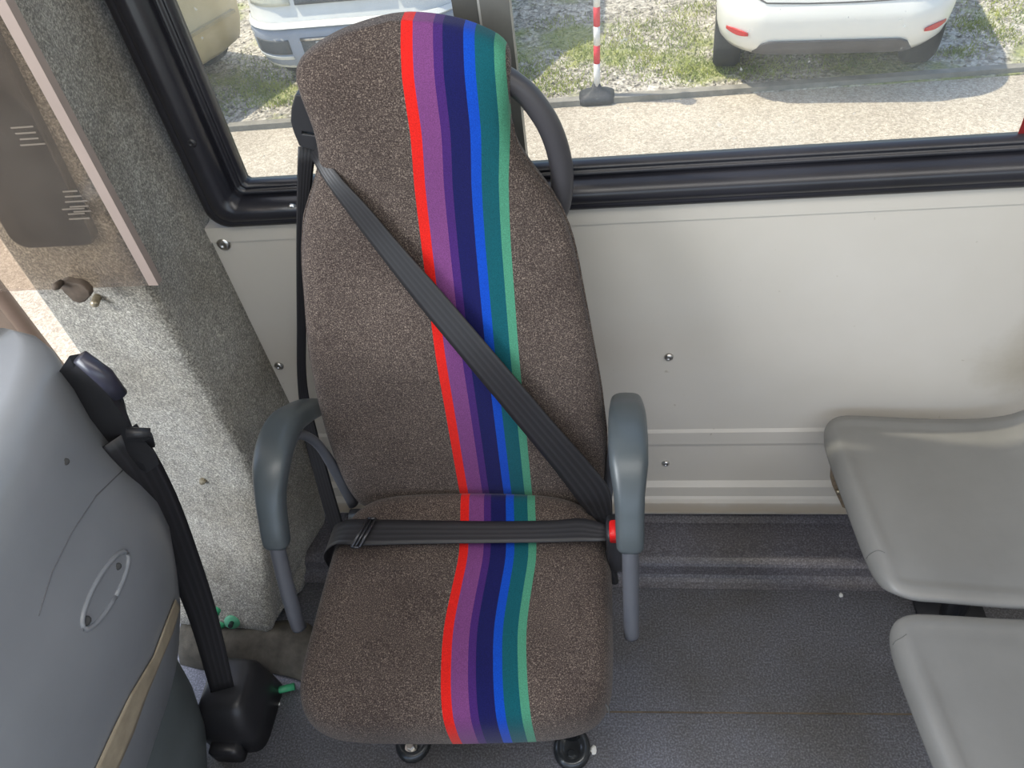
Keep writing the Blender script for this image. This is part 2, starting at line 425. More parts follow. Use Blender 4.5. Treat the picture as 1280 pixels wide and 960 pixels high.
# welded seam across the floor
p0, p1 = PZ(768, 890, 0), PZ(1160, 893, 0)
dx = (p1 - p0).normalized()
q0 = p0 - dx * .02; q1 = p0 + dx * 2.0
obj('trim_1', prism([q0 + Vector((0, -.0015, .0)), q1 + Vector((0, -.0015, .0)), q1 + Vector((0, .0015, .0)), q0 + Vector((0, .0015, .0))], (0, 0, .0009)),
    plain('brown floor seam', (.10, .075, .05), .8, var=.4, vscale=40), kind='structure', smooth_=False)

# vinyl covered ledge along the wall
prof = [(W, .055), (W - .02, .048), (.838, .0445), (.831, .0435), (.825, .0410), (.820, .0375), (.816, .033), (.814, .028), (.812, .022), (.809, .014), (.804, .008), (.797, .0035), (.785, .0005), (.785, -.01), (W, -.01)]
rings = [[Vector((x, a, b)) for a, b in prof] for x in (-.70, 0, .6, X1)]
obj('baseboard_back', loft(rings), M['vinyl_ledge'], kind='structure', smooth_=False)

# painted lower wall
zz = lambda y: PY(900, y, W).z
zt = .822
prof = [(W + .02, zt), (W - .003, zt), (W - .003, zt - .026), (W, zt - .027), (W, zz(536)), (W - .0035, zz(539)), (W - .0035, zz(553)), (W - .001, zz(557)), (W - .001, zz(600)),
        (W - .010, zz(604)), (W - .012, zz(614)), (W - .016, zz(616)), (W - .020, zz(619)), (W - .020, zz(631)), (W - .017, zz(634)), (W + .02, zz(634))]
wb = obj('wall_back', loft([[Vector((x, a, b)) for a, b in prof] for x in (-.617, X1)]), M['panel'], kind='structure', smooth_=False)
obj('trim_panel_tab', box(-.645, -.617, W - .003, W + .02, zt - .03, zt + .03), M['panel'], wb, smooth_=False)
for (x, y, r) in [(836, 446, .0078), (832, 579, .0076), (349, 457, .0085), (280, 305, .011)]:
    screw(wb, PY(x, y, W - .001), (0, -1, 0), r)
# header above the window, ceiling, other walls of the bus body
ZT = 2.02
obj('wall_back_upper', box(-.62, X1, W, W + .025, ZT, ZC), M['panel'], kind='structure', smooth_=False)
obj('ceiling', box(X0 - .3, X1, YN, W + .06, ZC, ZC + .05), M['ceilingw'], kind='structure', smooth_=False)
obj('wall_right', box(X1, X1 + .05, YN, W + .06, 0, ZC), M['panel'], kind='structure', smooth_=False)
obj('wall_front', box(X0, X1, YN - .05, YN, 0, .85), M['panel'], kind='structure', smooth_=False)
obj('wall_front_upper', box(X0, X1, YN - .05, YN, 1.8, ZC), M['panel'], kind='structure', smooth_=False)
obj('wall_back_outer', box(-.62, X1, W + .03, W + .06, -.35, .80), plain('bus outer skin', (.55, .55, .5), .4), kind='structure', smooth_=False)

# ---- window 1
win = thing('window_1', None, None, (-.1, W + .04, .85), kind='structure')
ox, oz = -.600, .825; ix, iz = -.526, .890
R_ = .032
stations = [(Vector((ox, 0, ZT)), Vector((ix, 0, ZT)))]
stations += [(Vector((ox, 0, oz + R_ + .03)), Vector((ix, 0, iz + .03)))]
for k in range(9):
    a = PI + k / 8 * PI / 2
    stations.append((Vector((ox + R_ + R_ * math.cos(a), 0, oz + R_ + R_ * math.sin(a))), Vector((ix + .0005 * k, 0, iz + .0005 * (8 - k)))))
stations += [(Vector((ox + R_ + .06, 0, oz)), Vector((ix + .06, 0, iz))), (Vector((.6, 0, oz)), Vector((.6, 0, iz))), (Vector((X1, 0, oz)), Vector((X1, 0, iz)))]
fp = [(0, W), (.01, W - .008), (.08, W - .014), (.22, W - .018), (.24, W - .0172), (.26, W - .0188), (.42, W - .026), (.58, W - .024), (.68, W - .014), (.73, W - .002), (.745, W + .010), (.755, W + .002),
      (.80, W - .003), (.86, W - .001), (.885, W + .008), (.90, W + .001), (.95, W + .002), (1.0, W + .010), (1.0, W + .021), (0, W + .05)]
rings = []
for O, I in stations:
    rings.append([Vector((O.x + (I.x - O.x) * t, y, O.z + (I.z - O.z) * t)) for t, y in fp])
obj('rubber_frame', loft(rings), M['rubber'], win)
for (x, y) in [(826, 239), (366, 259)]:
    screw(win, PY(x, y, W - .0185), (0, -1, -.1), .0075)
screw(win, PY(240, 178, W - .022), (0, -1, 0), .007, mat='blackplastic')
yg = W + .020
mull_l, mull_r = PY(566, 3, yg).x, PY(638, 3, yg).x
obj('pane', box(ix - .004, mull_l + .01, yg - .002, yg + .002, iz - .004, ZT), M['glass'], win, smooth_=False)
obj('pane', box(mull_r - .01, X1, yg - .002, yg + .002, iz - .004, ZT), M['glass'], win, smooth_=False)
mm = PY(598, 3, yg).x
obj('mullion', box(mull_l, mm, yg - .008, yg + .012, iz - .02, ZT), plain('grey divider', (.075, .075, .070), .4, var=.25, vscale=8), win, smooth_=False)
obj('mullion', box(mm + .003, mull_r, yg - .012, yg + .012, iz - .02, ZT), plain('grey divider light', (.12, .12, .112), .35, var=.25, vscale=8), win, smooth_=False)
obj('mullion_seam', box(mm, mm + .003, yg - .010, yg + .012, iz - .02, ZT), plain('pale seam', (.38, .38, .36), .4), win, smooth_=False)

st = thing('sticker', 'dark red sticker on the window glass at the far right edge', 'sticker', PY(1279, 160, yg - .004))
a, b_, c_, d_ = PY(1269, 176, yg - .003), PY(1290, 172, yg - .003), PY(1300, 120, yg - .003), PY(1284, 135, yg - .003)
obj('sticker_film', prism([a, b_, c_, d_], (0, -.001, 0)), M['redglass'], st, smooth_=False)

# ---- carpeted pillar on the left
def pillar():
    lv = [(2.15, -.575, .745, -.77, .775), (1.45, -.590, .748, -.795, .778), (1.15, -.600, .75, -.808, .78), (.9, -.612, .75, -.818, .78), (.70, -.617, .75, -.822, .78), (.50, -.618, .748, -.83, .775), (.40, -.625, .738, -.85, .77), (.25, -.655, .705, -.885, .75),
          (.12, -.682, .664, -.91, .695), (.055, -.694, .645, -.93, .66), (.045, -.70, .655, -.93, .68), (.030, -.69, .72, -.92, .72), (.0, -.68, .76, -.90, .76)]
    rings = []
    for z, ex, ey, lx, ly in lv:
        bx = -.615 if z > .3 else interp(z, [(0, -.66), (.3, -.617)])
        r = [Vector((bx, .97, z)), Vector((bx - .002, .90, z)), Vector((bx * .6 + ex * .4 - .004, .84, z)), Vector((ex - .003, ey + .045, z)),
             Vector((ex, ey + .016, z)), Vector((ex - .003, ey + .005, z)), Vector((ex - .012, ey, z)), Vector((ex - .05, ey + .005, z)), Vector((lx + .05, ly - .004, z)), Vector((lx + .012, ly, z)), Vector((lx, ly + .01, z)), Vector((lx, .97, z))]
        rings.append(r)
    # finer levels
    out = []
    for a, b in zip(rings, rings[1:]):
        for k in range(3): out.append([p.lerp(q, k / 3) for p, q in zip(a, b)])
    out.append(rings[-1])
    return loft(out)
pl = obj('wall_left', pillar(), M['carpet'], kind='structure')
pbvh = BVHTree.FromPolygons([v.co for v in pl.data.vertices], [tuple(p.vertices) for p in pl.data.polygons])
def onp(x, y, bvh=pbvh, off=.0):
    r = ray(x, y).normalized(); h = bvh.ray_cast(CAM, r)
    if h[0] is None: return PY(x, y, .75)
    nn = h[1]
    if nn.dot(r) > 0: nn = -nn
    return h[0] + nn * off
# bolts and damage on the pillar
t = thing('threaded_bolt', 'short threaded bolt sticking out of the carpet beside the round hole, below the clear screen', 'bolt', onp(124, 370))
obj('shank', lathe([(.004, -.01), (.0045, .0)] + [(.0045 if k % 2 else .0058, .002 * k) for k in range(1, 11)] + [(.003, .023)], onp(122, 370, off=.0), (.3, -1, .1), 14), M['brass'], t)
hp = PY(98, 360, .728)
t = thing('round_plug', 'dark round plug with a ragged edge in the lit carpet under the clear screen', 'plug', hp)
pts = []
for k in range(14):
    a = 2 * PI * k / 14; rr = .0185 * (1 + .12 * math.sin(3 * a + 1) + random.uniform(-.06, .06)); pts.append(hp + Vector((rr * math.cos(a), .003, rr * math.sin(a))))
obj('plug_disc', prism(pts, (0, -.012, 0)), M['hole'], t, bevel=.002)
obj('plug_nib', lathe([(.004, 0), (.005, .012), (.003, .017)], hp + Vector((-.010, -.008, .017)), (0, -1, .2), 10), M['hole'], t)
t = thing('small_bolt', 'small pale bolt head halfway down the sunlit carpeted pillar', 'bolt', onp(254, 600))
obj('bolt_head', lathe([(.0055, -.004), (.0062, .003), (.005, .008), (.0001, .009)], onp(254, 600), (.2, -1, .3), 8), M['brass'], t, smooth_=False)
gp = onp(291, 776, off=.001)
t = thing('painted_bolt', 'round washer and bolt smeared with green paint at the pillar foot', 'bolt', gp)
obj('washer', lathe([(.014, -.004), (.016, .002), (.015, .005), (.0001, .006)], gp, (.2, -1, .5), 20), plain('green washer', (.09, .34, .2), .4), t)
obj('bolt_stud', lathe([(.005, .004), (.005, .016), (.0001, .017)], gp, (.2, -1, .5), 8), M['darksteel'], t, smooth_=False)
for sm_ in (lathe([(.011, -.003), (.011, .004), (.0001, .005)], onp(271, 763), (.2, -1, .3), 9), lathe([(.008, -.003), (.008, .005), (.0001, .006)], onp(277, 780), (.2, -1, .3), 8), lathe([(.007, -.003), (.007, .005), (.0001, .006)], onp(284, 786), (.2, -1, .3), 8)): obj('paint_smear', sm_, M['greenpaint'], t)

fl = [(225, 785, .035), (262, 795, .045), (300, 793, .05), (345, 787, .05), (375, 790, .045), (400, 812, .03)]
fl2 = [(225, 830, .004), (262, 838, .006), (300, 836, .010), (345, 842, .010), (375, 850, .008), (402, 862, .004)]
A__ = [PZ(x, y, z) for x, y, z in fl]; B__ = [PZ(x, y, z) for x, y, z in fl2]
rg_ = []
for a_, b_ in zip(resample(A__, 20), resample(B__, 20)):
    up_ = Vector((0, 0, random.uniform(.012, .020)))
    rg_.append([a_ + Vector((0, .03, -.02)), a_ + Vector((0, .01, .002)), a_.lerp(b_, .3) + up_, a_.lerp(b_, .7) + up_ * .8, b_, b_ + Vector((0, .0, -.004)), Vector((a_.x, a_.y + .03, 0))])
cf = thing('carpet_flap', 'loose dark carpet edge curling on the floor at the foot of the pillar', 'carpet', (-.72, .6, 0))
obj('flap', loft(rg_), plain('dark dirty carpet', (.075, .068, .055), 1, var=.4, vscale=30, bmp=.6, bscale=300), cf)

# ---- clear acrylic screen in front of the pillar
ys = .735
rA, rB = PY(1, 20, ys), PY(186, 357, ys)
tl = rB + (rA - rB) * 1.9
lx = -.86
t = thing('clear_screen', 'smoky clear acrylic screen with a pinkish edge before the carpeted pillar', 'screen', (rB.x, ys, rB.z))
obj('acrylic_sheet', prism([Vector((lx, ys, rB.z)), rB, tl, Vector((lx, ys, tl.z))], (0, .005, 0)), M['acrylic'], t, smooth_=False)
dd = (rA - rB).normalized(); sdv = Vector((dd.z, 0, -dd.x)) * .0135
obj('edge_strip', prism([rB, rB + sdv, tl + sdv, tl], (0, .012, 0)), M['acrylicedge'], t, smooth_=False, label='pinkish edge strip')
# dark device with small print, behind the screen
yd = .752
def devbox():
    c = [PY(133, 283, yd), PY(118, 308, yd), PY(34, 305, yd), PY(0, 240, yd)]
    return c
br, bl = PY(130, 300, yd), PY(20, 300, yd)
tr = PY(30, 75, yd)
zb = br.z; ztp = zb + .36
xr = br.x; xl = xr - .115
ring = []
for cx, cz, a0 in [(xr - .02, zb + .02, -PI / 2), (xr - .02 + .035, ztp - .02, 0), (xl + .02 + .035, ztp - .02, PI / 2), (xl + .02, zb + .02, PI)]:
    for k in range(5):
        a = a0 + k / 4 * PI / 2; ring.append(Vector((cx + .02 * math.cos(a), yd - .012, cz + .02 * math.sin(a))))
t = thing('info_panel', 'dark glossy rounded panel with faded print behind the clear screen', 'panel', (xr - .08, yd, zb))
obj('panel_body', prism(ring, (0, .03, 0)), M['device'], t, bevel=.003)
for gx, gy, nl in [(88, 240, 5), (28, 160, 4), (92, 262, 3)]:
    p = PY(gx, gy, yd - .013); parts = []
    for k in range(nl):
        w_ = random.uniform(.018, .034); xx = p.x - .5 * w_
        parts.append(box(xx, xx + w_, yd - .0132, yd - .0122, p.z - .007 * k, p.z - .007 * k + .0016))
    obj('faded_print', join(*parts), M['devicetext'], t, smooth_=False)

# ---- entrance door leaf at far left
pe = PY(28, 390, 1.15)
t = thing('door_1', None, None, (pe.x - .1, 1.15, -.3), kind='structure')
obj('door_leaf', box(pe.x - .45, pe.x - .03, 1.14, 1.17, -.35, 1.7), M['browndoor'], t, smooth_=False)
obj('door_edge_rubber', tube([(pe.x - .02, 1.15, -.35), (pe.x - .02, 1.15, 1.7)], .018, 12), plain('brown edge rubber', (.19, .13, .095), .45), t)

# ================================================================ MAIN SEAT
XC = -.235
SL = Vector((XC, .5, 0))
seat = thing('passenger_seat', 'dark moquette bus seat with rainbow stripes, armrests and fastened black seat belt', 'seat', SL)
SP = [(.36, .690), (.454, .693), (.72, .734), (.876, .790), (.94, .797), (.989, .799), (1.05, .806), (1.08, .814), (1.105, .836), (1.13, .87)]
def yb(z): return interp(z, SP)
HW = [(.40, .190), (.42, .203), (.45, .211), (.50, .2155), (.555, .217), (.65, .211), (.737, .2005), (.80, .191), (.85, .184), (.90, .169), (.93, .152), (.955, .136), (.98, .124), (1.0, .119), (1.03, .1185), (1.06, .123), (1.082, .1255)]
levels = [.395, .40, .408, .42, .435, .45, .475, .50, .53, .56, .60, .64, .68, .72, .76, .80, .83, .86, .885, .905, .92, .935, .95, .965, .98, .995, 1.01, 1.03, 1.05, 1.065, 1.08]
rings = []
SEG = 56
def back_ring(hw, yf, th, z, dz=0, sk=0):
    r = []
    for k in range(SEG):
        a = 2 * PI * k / SEG
        u = sup(math.cos(a), 4.5); v = sup(math.sin(a), 3.2)
        # gentle bolsters: the middle of the front face sits a little deeper
        dish = .010 * (1 - abs(u) ** 2.5) if v < 0 else 0
        r.append(Vector((XC + hw * u, yf + th / 2 + th / 2 * v + dish * .6, z + dz * (v + 1) / 2)))
    return r
for z in levels:
    hw = interp(z, HW); th = interp(z, [(.395, .03), (.41, .05), (.44, .065), (1.0, .065), (1.08, .062)])
    if z == .395: hw -= .012
    cxo = 0
    rings.append(back_ring(hw, yb(z) + (.012 if z < .4 else .004 if z < .41 else 0), th, z))
# rolled top of the headrest: the outline narrows in an arch and rolls back
for f, hw in [(1.091, .1235), (1.100, .114), (1.107, .099), (1.114, .078), (1.119, .054), (1.122, .028), (1.123, .004)]:
    k = (f - 1.08) / .05
    rings.append(back_ring(hw, yb(f), .062 * (1 - .55 * k), f, 0))
back = obj('backrest', loft(rings), M['fabric_b'], seat, sub=1)
# piping seam at the sides
for s in (-1, 1):
    pts = [Vector((XC + s * (interp(z, HW) + .0005), yb(z) + .030, z)) for z in levels[2:-4]]
    obj('seam_piping', tube(catmull(pts, 2), .0016, 8), M['fabric_b'], back)
# rear shell
rings = []
for z in [.40, .44, .5, .6, .7, .8, .87, .92, .96, 1.0, 1.05, 1.085]:
    hw = interp(z, HW) - .030; y0 = yb(z) + .055; r = []
    for k in range(32):
        a = 2 * PI * k / 32; r.append(Vector((XC + hw * sup(math.cos(a), 3.5), min(.925, y0 + .014 + .014 * sup(math.sin(a), 3)), z)))
    rings.append(r)
obj('back_shell', loft(rings), M['blackplastic'], seat)

# cushion
def cush_fn(p, u, v):
    x = p.x - XC
    wr = smooth(.60, .70, p.y)                       # rear
    p = Vector((XC + x * (1 - .06 * wr), p.y, p.z))
    fr = 1 - smooth(.33, .5, p.y)
    p.y += -(-.055 * (x) - 0) * fr * 1.0 if False else fr * .055 * x
    p.y -= .006 * (1 - abs(u) ** 2) * fr
    return p
rings = []
CY, HY = .527, .176
for s, z in [(.90, .350), (.97, .354), (1.0, .368), (1.006, .39), (1.004, .405), (.995, .420), (.98, .433), (.955, .443), (.91, .450), (.84, .4535), (.72, .456), (.55, .458), (.36, .459), (.18, .4595), (.04, .4595)]:
    def fn(p, u, v, s=s):
        q = cush_fn(p, u, v)
        if s < .96 or True:
            top = smooth(.40, .45, q.z)
            # raised rear middle that arches the seam, rolled front
            q.z += top * .022 * smooth(.60, .69, q.y) * max(0, 1 - ((q.x - XC) / .20) ** 2)
            q.z -= top * .010 * (1 - smooth(.335, .40, q.y))
            q.z -= top * .006 * math.exp(-((q.y - .50) / .08) ** 2) * max(0, 1 - ((q.x - XC) / .18) ** 2)
        return q
    rings.append(rbox_ring(XC + .002, CY, .2185 * s, HY * s, z, 6.5 if s > .5 else 4, 64, fn))
cush = obj('seat_cushion', loft(rings), M['fabric_c'], seat, sub=1)
# little tear at the front right corner
obj('fabric_tear', tube([PZ(757, 880, .449), PZ(760, 884, .4485), PZ(762, 893, .446)], [.0012, .002, .0008], 6), M['rubbermark'], cush)
obj('seat_pan', loft([rbox_ring(XC, .55, .19, .13, z, 5) for z in (.315, .352)]), M['blackplastic'], seat)

# legs, feet
for s in (-1, 1):
    fx = PZ(515, 942, 0).x if s < 0 else PZ(715, 942, 0).x
    fy = .452
    leg = obj('leg', tube([(fx, fy + .035, .012), (fx, fy + .05, .05), (XC + s * .15, .50, .20), (XC + s * .15, .52, .33)], .016, 14), M['darksteel'], seat)
    ft = []
    for sc, z in [(1.0, 0.0), (1.0, .004), (.93, .010), (.80, .014), (.62, .0145), (.5, .011), (.40, .010)]:
        ft.append([Vector((fx + .033 * sc * math.cos(a), fy + .012 + (.042 if math.sin(a) > 0 else .036) * sc * math.sin(a), z)) for a in [2 * PI * k / 28 for k in range(28)]])
    foot = obj('foot_plate', loft(ft), M['darksteel'], seat)
    obj('bolt', join(lathe([(.011, .009), (.0115, .013), (.0001, .0135)], (fx, fy, 0), (0, 0, 1), 20), lathe([(.0075, .013), (.0075, .020), (.006, .0215), (.0001, .0215)], (fx, fy, 0), (0, 0, 1), 6)), M['chrome'] if s < 0 else M['darksteel'], foot, smooth_=False)
    obj('leg', tube([(XC + s * .15, .70, .0), (XC + s * .15, .68, .2), (XC + s * .15, .63, .33)], .016, 14), M['darksteel'], seat)

# armrests
for s, name in ((-1, 'left'), (1, 'right')):
    ax = XC + s * .2475
    pp = [(.795, .562), (.77, .585), (.735, .612), (.695, .636), (.655, .641), (.62, .632), (.59, .609), (.570, .582), (.556, .560), (.548, .543)]
    hw = [.0205, .023, .0245, .026, .0265, .0255, .0205, .0190, .0188, .0180]
    ft = [.012, .016, .017, .018, .0185, .0185, .0175, .0165, .0165, .0155]
    path = catmull([(ax, a, b) for a, b in pp], 4)
    n = len(path)
    tabw = [(i / 9, hw[i]) for i in range(10)]; tabf = [(i / 9, ft[i]) for i in range(10)]
    R1 = [interp(i / (n - 1), tabw) for i in range(n)]; F1 = [interp(i / (n - 1), tabf) for i in range(n)]
    R1[0] *= .75; F1[0] *= .7; R1[-1] *= .88; F1[-1] *= .85
    arm = obj('armrest', tube(path, R1, 24, F1, up=(0, 0, 1), n_pow=3.0), M['armrest'], seat)
    obj('armrest_tube', tube(catmull([(ax, .553, .560), (ax, .535, .52), (ax, .515, .47), (ax, .500, .425), (ax, .494, .400)], 5), .0112, 14), M['tube'], arm)
    obj('armrest_brace', tube(catmull([(ax - s * .004, .64, .625), (ax - s * .010, .69, .615), (ax - s * .018, .718, .565), (ax - s * .026, .722, .49), (ax - s * .035, .715, .40)], 5), .0095, 12, .0075), M['tube'], arm)
    obj('pivot', lathe([(.014, -.02), (.014, .02)], (ax - s * .050, .70, .385), (1, 0, 0), 16), M['blackplastic'], arm)

# grab handle at the right shoulder
yh = .845
hpx = [(620, 90), (641, 103), (665, 125), (688, 161), (701, 204), (702, 242), (696, 268), (680, 300)]
hpath = catmull([PY(x, y, yh + (.0 if i else .0)) for i, (x, y) in enumerate(hpx)], 5)
n = len(hpath)
obj('grab_handle', tube(hpath, [.0125 + .002 * math.sin(PI * i / n) for i in range(n)], 16, .0135, up=(0, 1, 0)), M['handle'], seat)

# belt guide at the left shoulder
yg_ = .842
g = [(369, 118), (364, 135), (363, 152), (367, 166), (374, 183), (398, 190), (408, 186), (404, 171), (378, 167.5), (378, 164.5), (402, 168), (400, 130), (380, 120)]
guide = obj('belt_guide', prism([PY(x, y, yg_) for x, y in g], (0, .016, 0)), M['blackplastic'], seat, bevel=.003, smooth_=False)

# shoulder belt
def onback(x, y, off):
    r = ray(x, y); lo, hi = .3 / r.y, 1.2 / r.y
    for _ in range(50):
        m_ = (lo + hi) / 2; p = CAM + r * m_
        if p.y > yb(p.z) - off: hi = m_
        else: lo = m_
    return p
U = [(400, 181), (424, 219), (460, 258), (493, 297), (560, 373), (626, 450), (690, 525), (735, 576), (762, 612), (766, 648)]
Lw = [(388, 194), (405, 224), (430, 259), (460, 299), (520, 377), (580, 450), (640, 522), (690, 583), (722, 625), (748, 658)]
offs = [-.03, -.004, .005, .008, .010, .010, .012, .016, .022, .030]
belt = strap('shoulder_belt', [onback(*p, o) for p, o in zip(U, offs)], [onback(*p, o + .001) for p, o in zip(Lw, offs)], seat, n=40)
# belt dropping from the guide behind the seat
def drop(ys_, xs):
    return [PY(x, y, yy) for (x, y), yy in zip(xs, ys_)]
cp = [(384, 184), (380, 240), (377, 320), (377, 400), (378, 480), (389, 545), (407, 612), (424, 672), (440, 740)]
wd = [11.5, 9, 6.5, 6, 6, 9, 9.5, 9.5, 9]
yy = [.855, .858, .86, .86, .855, .84, .80, .77, .75]
strap('belt_drop', [PY(x - w, y, v) for (x, y), w, v in zip(cp, wd, yy)], [PY(x + w, y, v + .006) for (x, y), w, v in zip(cp, wd, yy)], seat, n=40)
# lap belt
T_ = [(437, 650), (470, 650), (540, 651), (620, 652), (690, 651), (725, 648), (745, 652), (760, 657)]
B_ = [(420, 681), (452, 682), (530, 680), (620, 679), (690, 678), (725, 677), (745, 677), (758, 676)]
zl = [.474, .480, .484, .485, .483, .480, .482, .487]
A_ = [PZ(*p, z + .003) for p, z in zip(T_, zl)]; Bb = [PZ(*p, z) for p, z in zip(B_, zl)]
A_ = [Vector((-.462, A_[0].y + .015, .39)), Vector((-.452, A_[0].y + .01, .44))] + A_; Bb = [Vector((-.466, Bb[0].y + .01, .385)), Vector((-.458, Bb[0].y + .004, .435))] + Bb
lap = strap('lap_belt', A_, Bb, seat, n=40)
# sliding buckle on the lap belt
a, b_ = PZ(470, 648, .489), PZ(449, 684, .486)
d_ = (b_ - a); e_ = Vector((.013, 0, 0))
obj('slider', join(tube([a, b_], .0022, 8), tube([a - e_, b_ - e_ * .9], .0022, 8), tube([a, a - e_], .002, 8), tube([b_, b_ - e_ * .9], .0022, 8), tube([a - e_ * .5, b_ - e_ * .5], .0016, 8)), plain('glossy black metal', (.05, .05, .055), .2, metal=.5), lap)
# buckle with red button
bp = PZ(763, 655, .50)
bk = obj('buckle', loft([rbox_ring(bp.x + .006, bp.y - .004, .013 * k, .020 * k, z, 5, 24) for k, z in [(.8, .40), (1, .41), (1, .49), (.9, .503)]]), M['blackplastic'], seat)
rp = PZ(768, 660, .508)
obj('release_button', loft([rbox_ring(rp.x, rp.y, .0075 * k, .0135 * k, z, 6, 20) for k, z in [(1, .49), (1, .507), (.85, .511)]]), M['red'], bk, label='red release button')
obj('buckle_stalk', tube([PZ(762, 678, .47), PZ(762, 690, .44), (bp.x + .004, bp.y - .02, .37)], .006, 10), M['blackplastic'], bk)

# ================================================================ MOULDED GREY SEATS (facing left)
def moulded(name, label, yc, hw, xf, zp, yaw=0, group=None, marks=()):
    base = Vector((xf + .2, yc, 0))
    t = thing(name, label, 'seat', base, group)
    # side profile: (x from the front edge, z)
    prof = catmull([(0, 0, -.020), (.004, 0, -.008), (.018, 0, .0), (.06, 0, .001), (.12, 0, -.002), (.18, 0, -.003), (.24, 0, .003), (.28, 0, .020), (.31, 0, .06), (.335, 0, .14), (.365, 0, .28), (.39, 0, .42), (.395, 0, .455)], 4)
    L = len(prof); rings = []
    S = 60
    tot = 0; d = [0]
    for a, b in zip(prof, prof[1:]): tot += (b - a).length; d.append(tot)
    for i, p in enumerate(prof):
        tn = (prof[min(i + 1, L - 1)] - prof[max(i - 1, 0)]).normalized()
        nn = Vector((-tn.z, 0, tn.x))
        f = d[i]; e = tot - f
        rc = .055
        w = hw
        if f < rc: w = hw - rc + math.sqrt(max(0, rc * rc - (rc - f - .004) ** 2))
        if e < .08: w = hw - .08 + math.sqrt(max(0, .08 ** 2 - (.08 - e - .003) ** 2))
        r = []
        fr = smooth(.022, .034, f) * smooth(.02, .035, e)
        for k in range(S):
            a = 2 * PI * k / S; u = sup(math.cos(a), 5); v = sup(math.sin(a), 2.6)
            wid = w * u
            th = .0135
            off = th * v
            if v > 0:
                q = (w - abs(wid))
                off -= (.0035 * smooth(.020, .0222, q) + .004 * smooth(.03, .12, q)) * fr
            sh = .0 + .035 * (1 - smooth(-hw, hw, wid)) * 0
            pt = Vector((xf + p.x - .135 * wid * (1 - smooth(.0, .33, p.x)), yc + wid, zp - .012 + p.z)) + nn * off
            r.append(pt)
        rings.append(r)
    v, f_ = loft(rings)
    Rm = Matrix.Translation(Vector((xf, yc, 0))) @ Matrix.Rotation(yaw, 4, 'Z') @ Matrix.Translation(-Vector((xf, yc, 0)))
    v = [Rm @ p for p in v]
    sh = obj('seat_shell', (v, f_), M['greyseat'], t)
    bv = BVHTree.FromPolygons([Vector(q.co) + wloc(t) for q in sh.data.vertices], [tuple(p.vertices) for p in sh.data.polygons])
    for nm_, pts_, r_, mt_ in marks:
        hh = []
        for x_, y_ in pts_:
            h_ = bv.ray_cast(CAM, ray(x_, y_).normalized())
            if h_[0] is not None: hh.append(h_[0])
        if len(hh) > 2: obj(nm_, tube(catmull(hh, 3), r_, 6), mt_, sh)
    for xx_ in (.08, .24): obj('frame_tube', tube([(xf + xx_, yc - hw + .05, zp - .04), (xf + xx_, yc + hw - .05, zp - .04)], .013), M['blackplastic'], t)
    obj('pedestal', join(tube([(xf + .08, yc, zp - .045), (xf + .22, yc, zp - .2), (xf + .25, yc, 0)], .02), tube([(xf + .24, yc, zp - .045), (xf + .25, yc, 0)], .02), box(xf + .19, xf + .31, yc - .05, yc + .05, 0, .008)), M['blackplastic'], t)
    obj('seat_bracket', box(xf + .085, xf + .235, yc - hw + .06, yc + hw - .06, zp - .035, zp - .022), M['blackplastic'], t)
    return t
GZ = .40
SEAM = plain('cap seam', (.10, .10, .095), .6); PALE = plain('pale scratch', (.42, .42, .40), .6)
moulded('moulded_seat', 'grey moulded plastic seat right beside the white wall, farther back than its twin', .735, .172, .368, GZ, -.05, marks=[('cap_seam', [(1080, 704), (1083, 698), (1088, 692), (1098, 688), (1106, 691)], .0008, SEAM)])
moulded('moulded_seat', 'grey moulded plastic seat nearer the viewer, in front of the wall-side one', .352, .188, .392, GZ, -.02, marks=[('cap_seam', [(1116, 806), (1120, 801), (1127, 797), (1133, 793)], .0008, SEAM), ('scratch', [(1173, 748), (1179, 758), (1184, 772)], .0006, PALE)])
t = thing('wall_bracket', 'small rusty metal bracket on the wall under the moulded seat edge', 'bracket', PY(1045, 612, W - .02))
bx = PY(1048, 612, W - .02)
obj('bracket_plate', prism([PY(1041, 592, W - .022), PY(1062, 606, W - .022), PY(1068, 640, W - .022), PY(1053, 634, W - .022), PY(1040, 606, W - .022)], (0, .02, 0)), plain('rusty bracket', (.20, .15, .10), .7, var=.4, vscale=80), t, smooth_=False)
obj('bracket_screw', lathe([(.005, 0), (.005, .006), (.0001, .007)], PY(1048, 613, W - .023), (0, -1, 0), 10), M['brass'], t)

# ================================================================ LEFT GREY SEAT SHELL
SIL = [(.905, 30, 417), (.898, 62, 425), (.88, 80, 440), (.85, 98, 470), (.80, 118, 508), (.74, 150, 553), (.68, 178, 586), (.62, 200, 612), (.55, 215, 645), (.48, 222, 690), (.40, 226, 728), (.33, 224, 762)]
E_ = [(z, PZ(x, y, z)) for z, x, y in SIL]
ls = thing('front_seat', 'smooth grey plastic backrest shell of the front seat at the left edge', 'seat', (-.85, .36, 0))
def left_ring(z, fx, fy, nx=.11, y0=.05):
    # far edge at (fx, fy); the shell runs toward the viewer with a gentle bulge to the right
    r = []
    cy = (fy + y0) / 2; hy = (fy - y0) / 2
    for k in range(48):
        a = 2 * PI * k / 48; u = sup(math.cos(a), 2.6); v = sup(math.sin(a), 4.5)
        bul = .035 * (1 - v * v)
        x = fx - nx / 2 + (nx / 2) * u + (bul if u > 0 else 0)
        r.append(Vector((x, cy + hy * v, z)))
    return r
rings = []
e = {z: p for z, p in E_}
zt_ = [(z, p) for z, p in E_]
top = zt_[0][1]
for s, dz in [(.05, .006), (.45, .005), (.75, .003)]:
    rings.append(left_ring(.905 + dz, top.x - .03 + .03 * s, top.y - .02 * (1 - s) - .03, .10 * s, .05 + (1 - s) * .10))
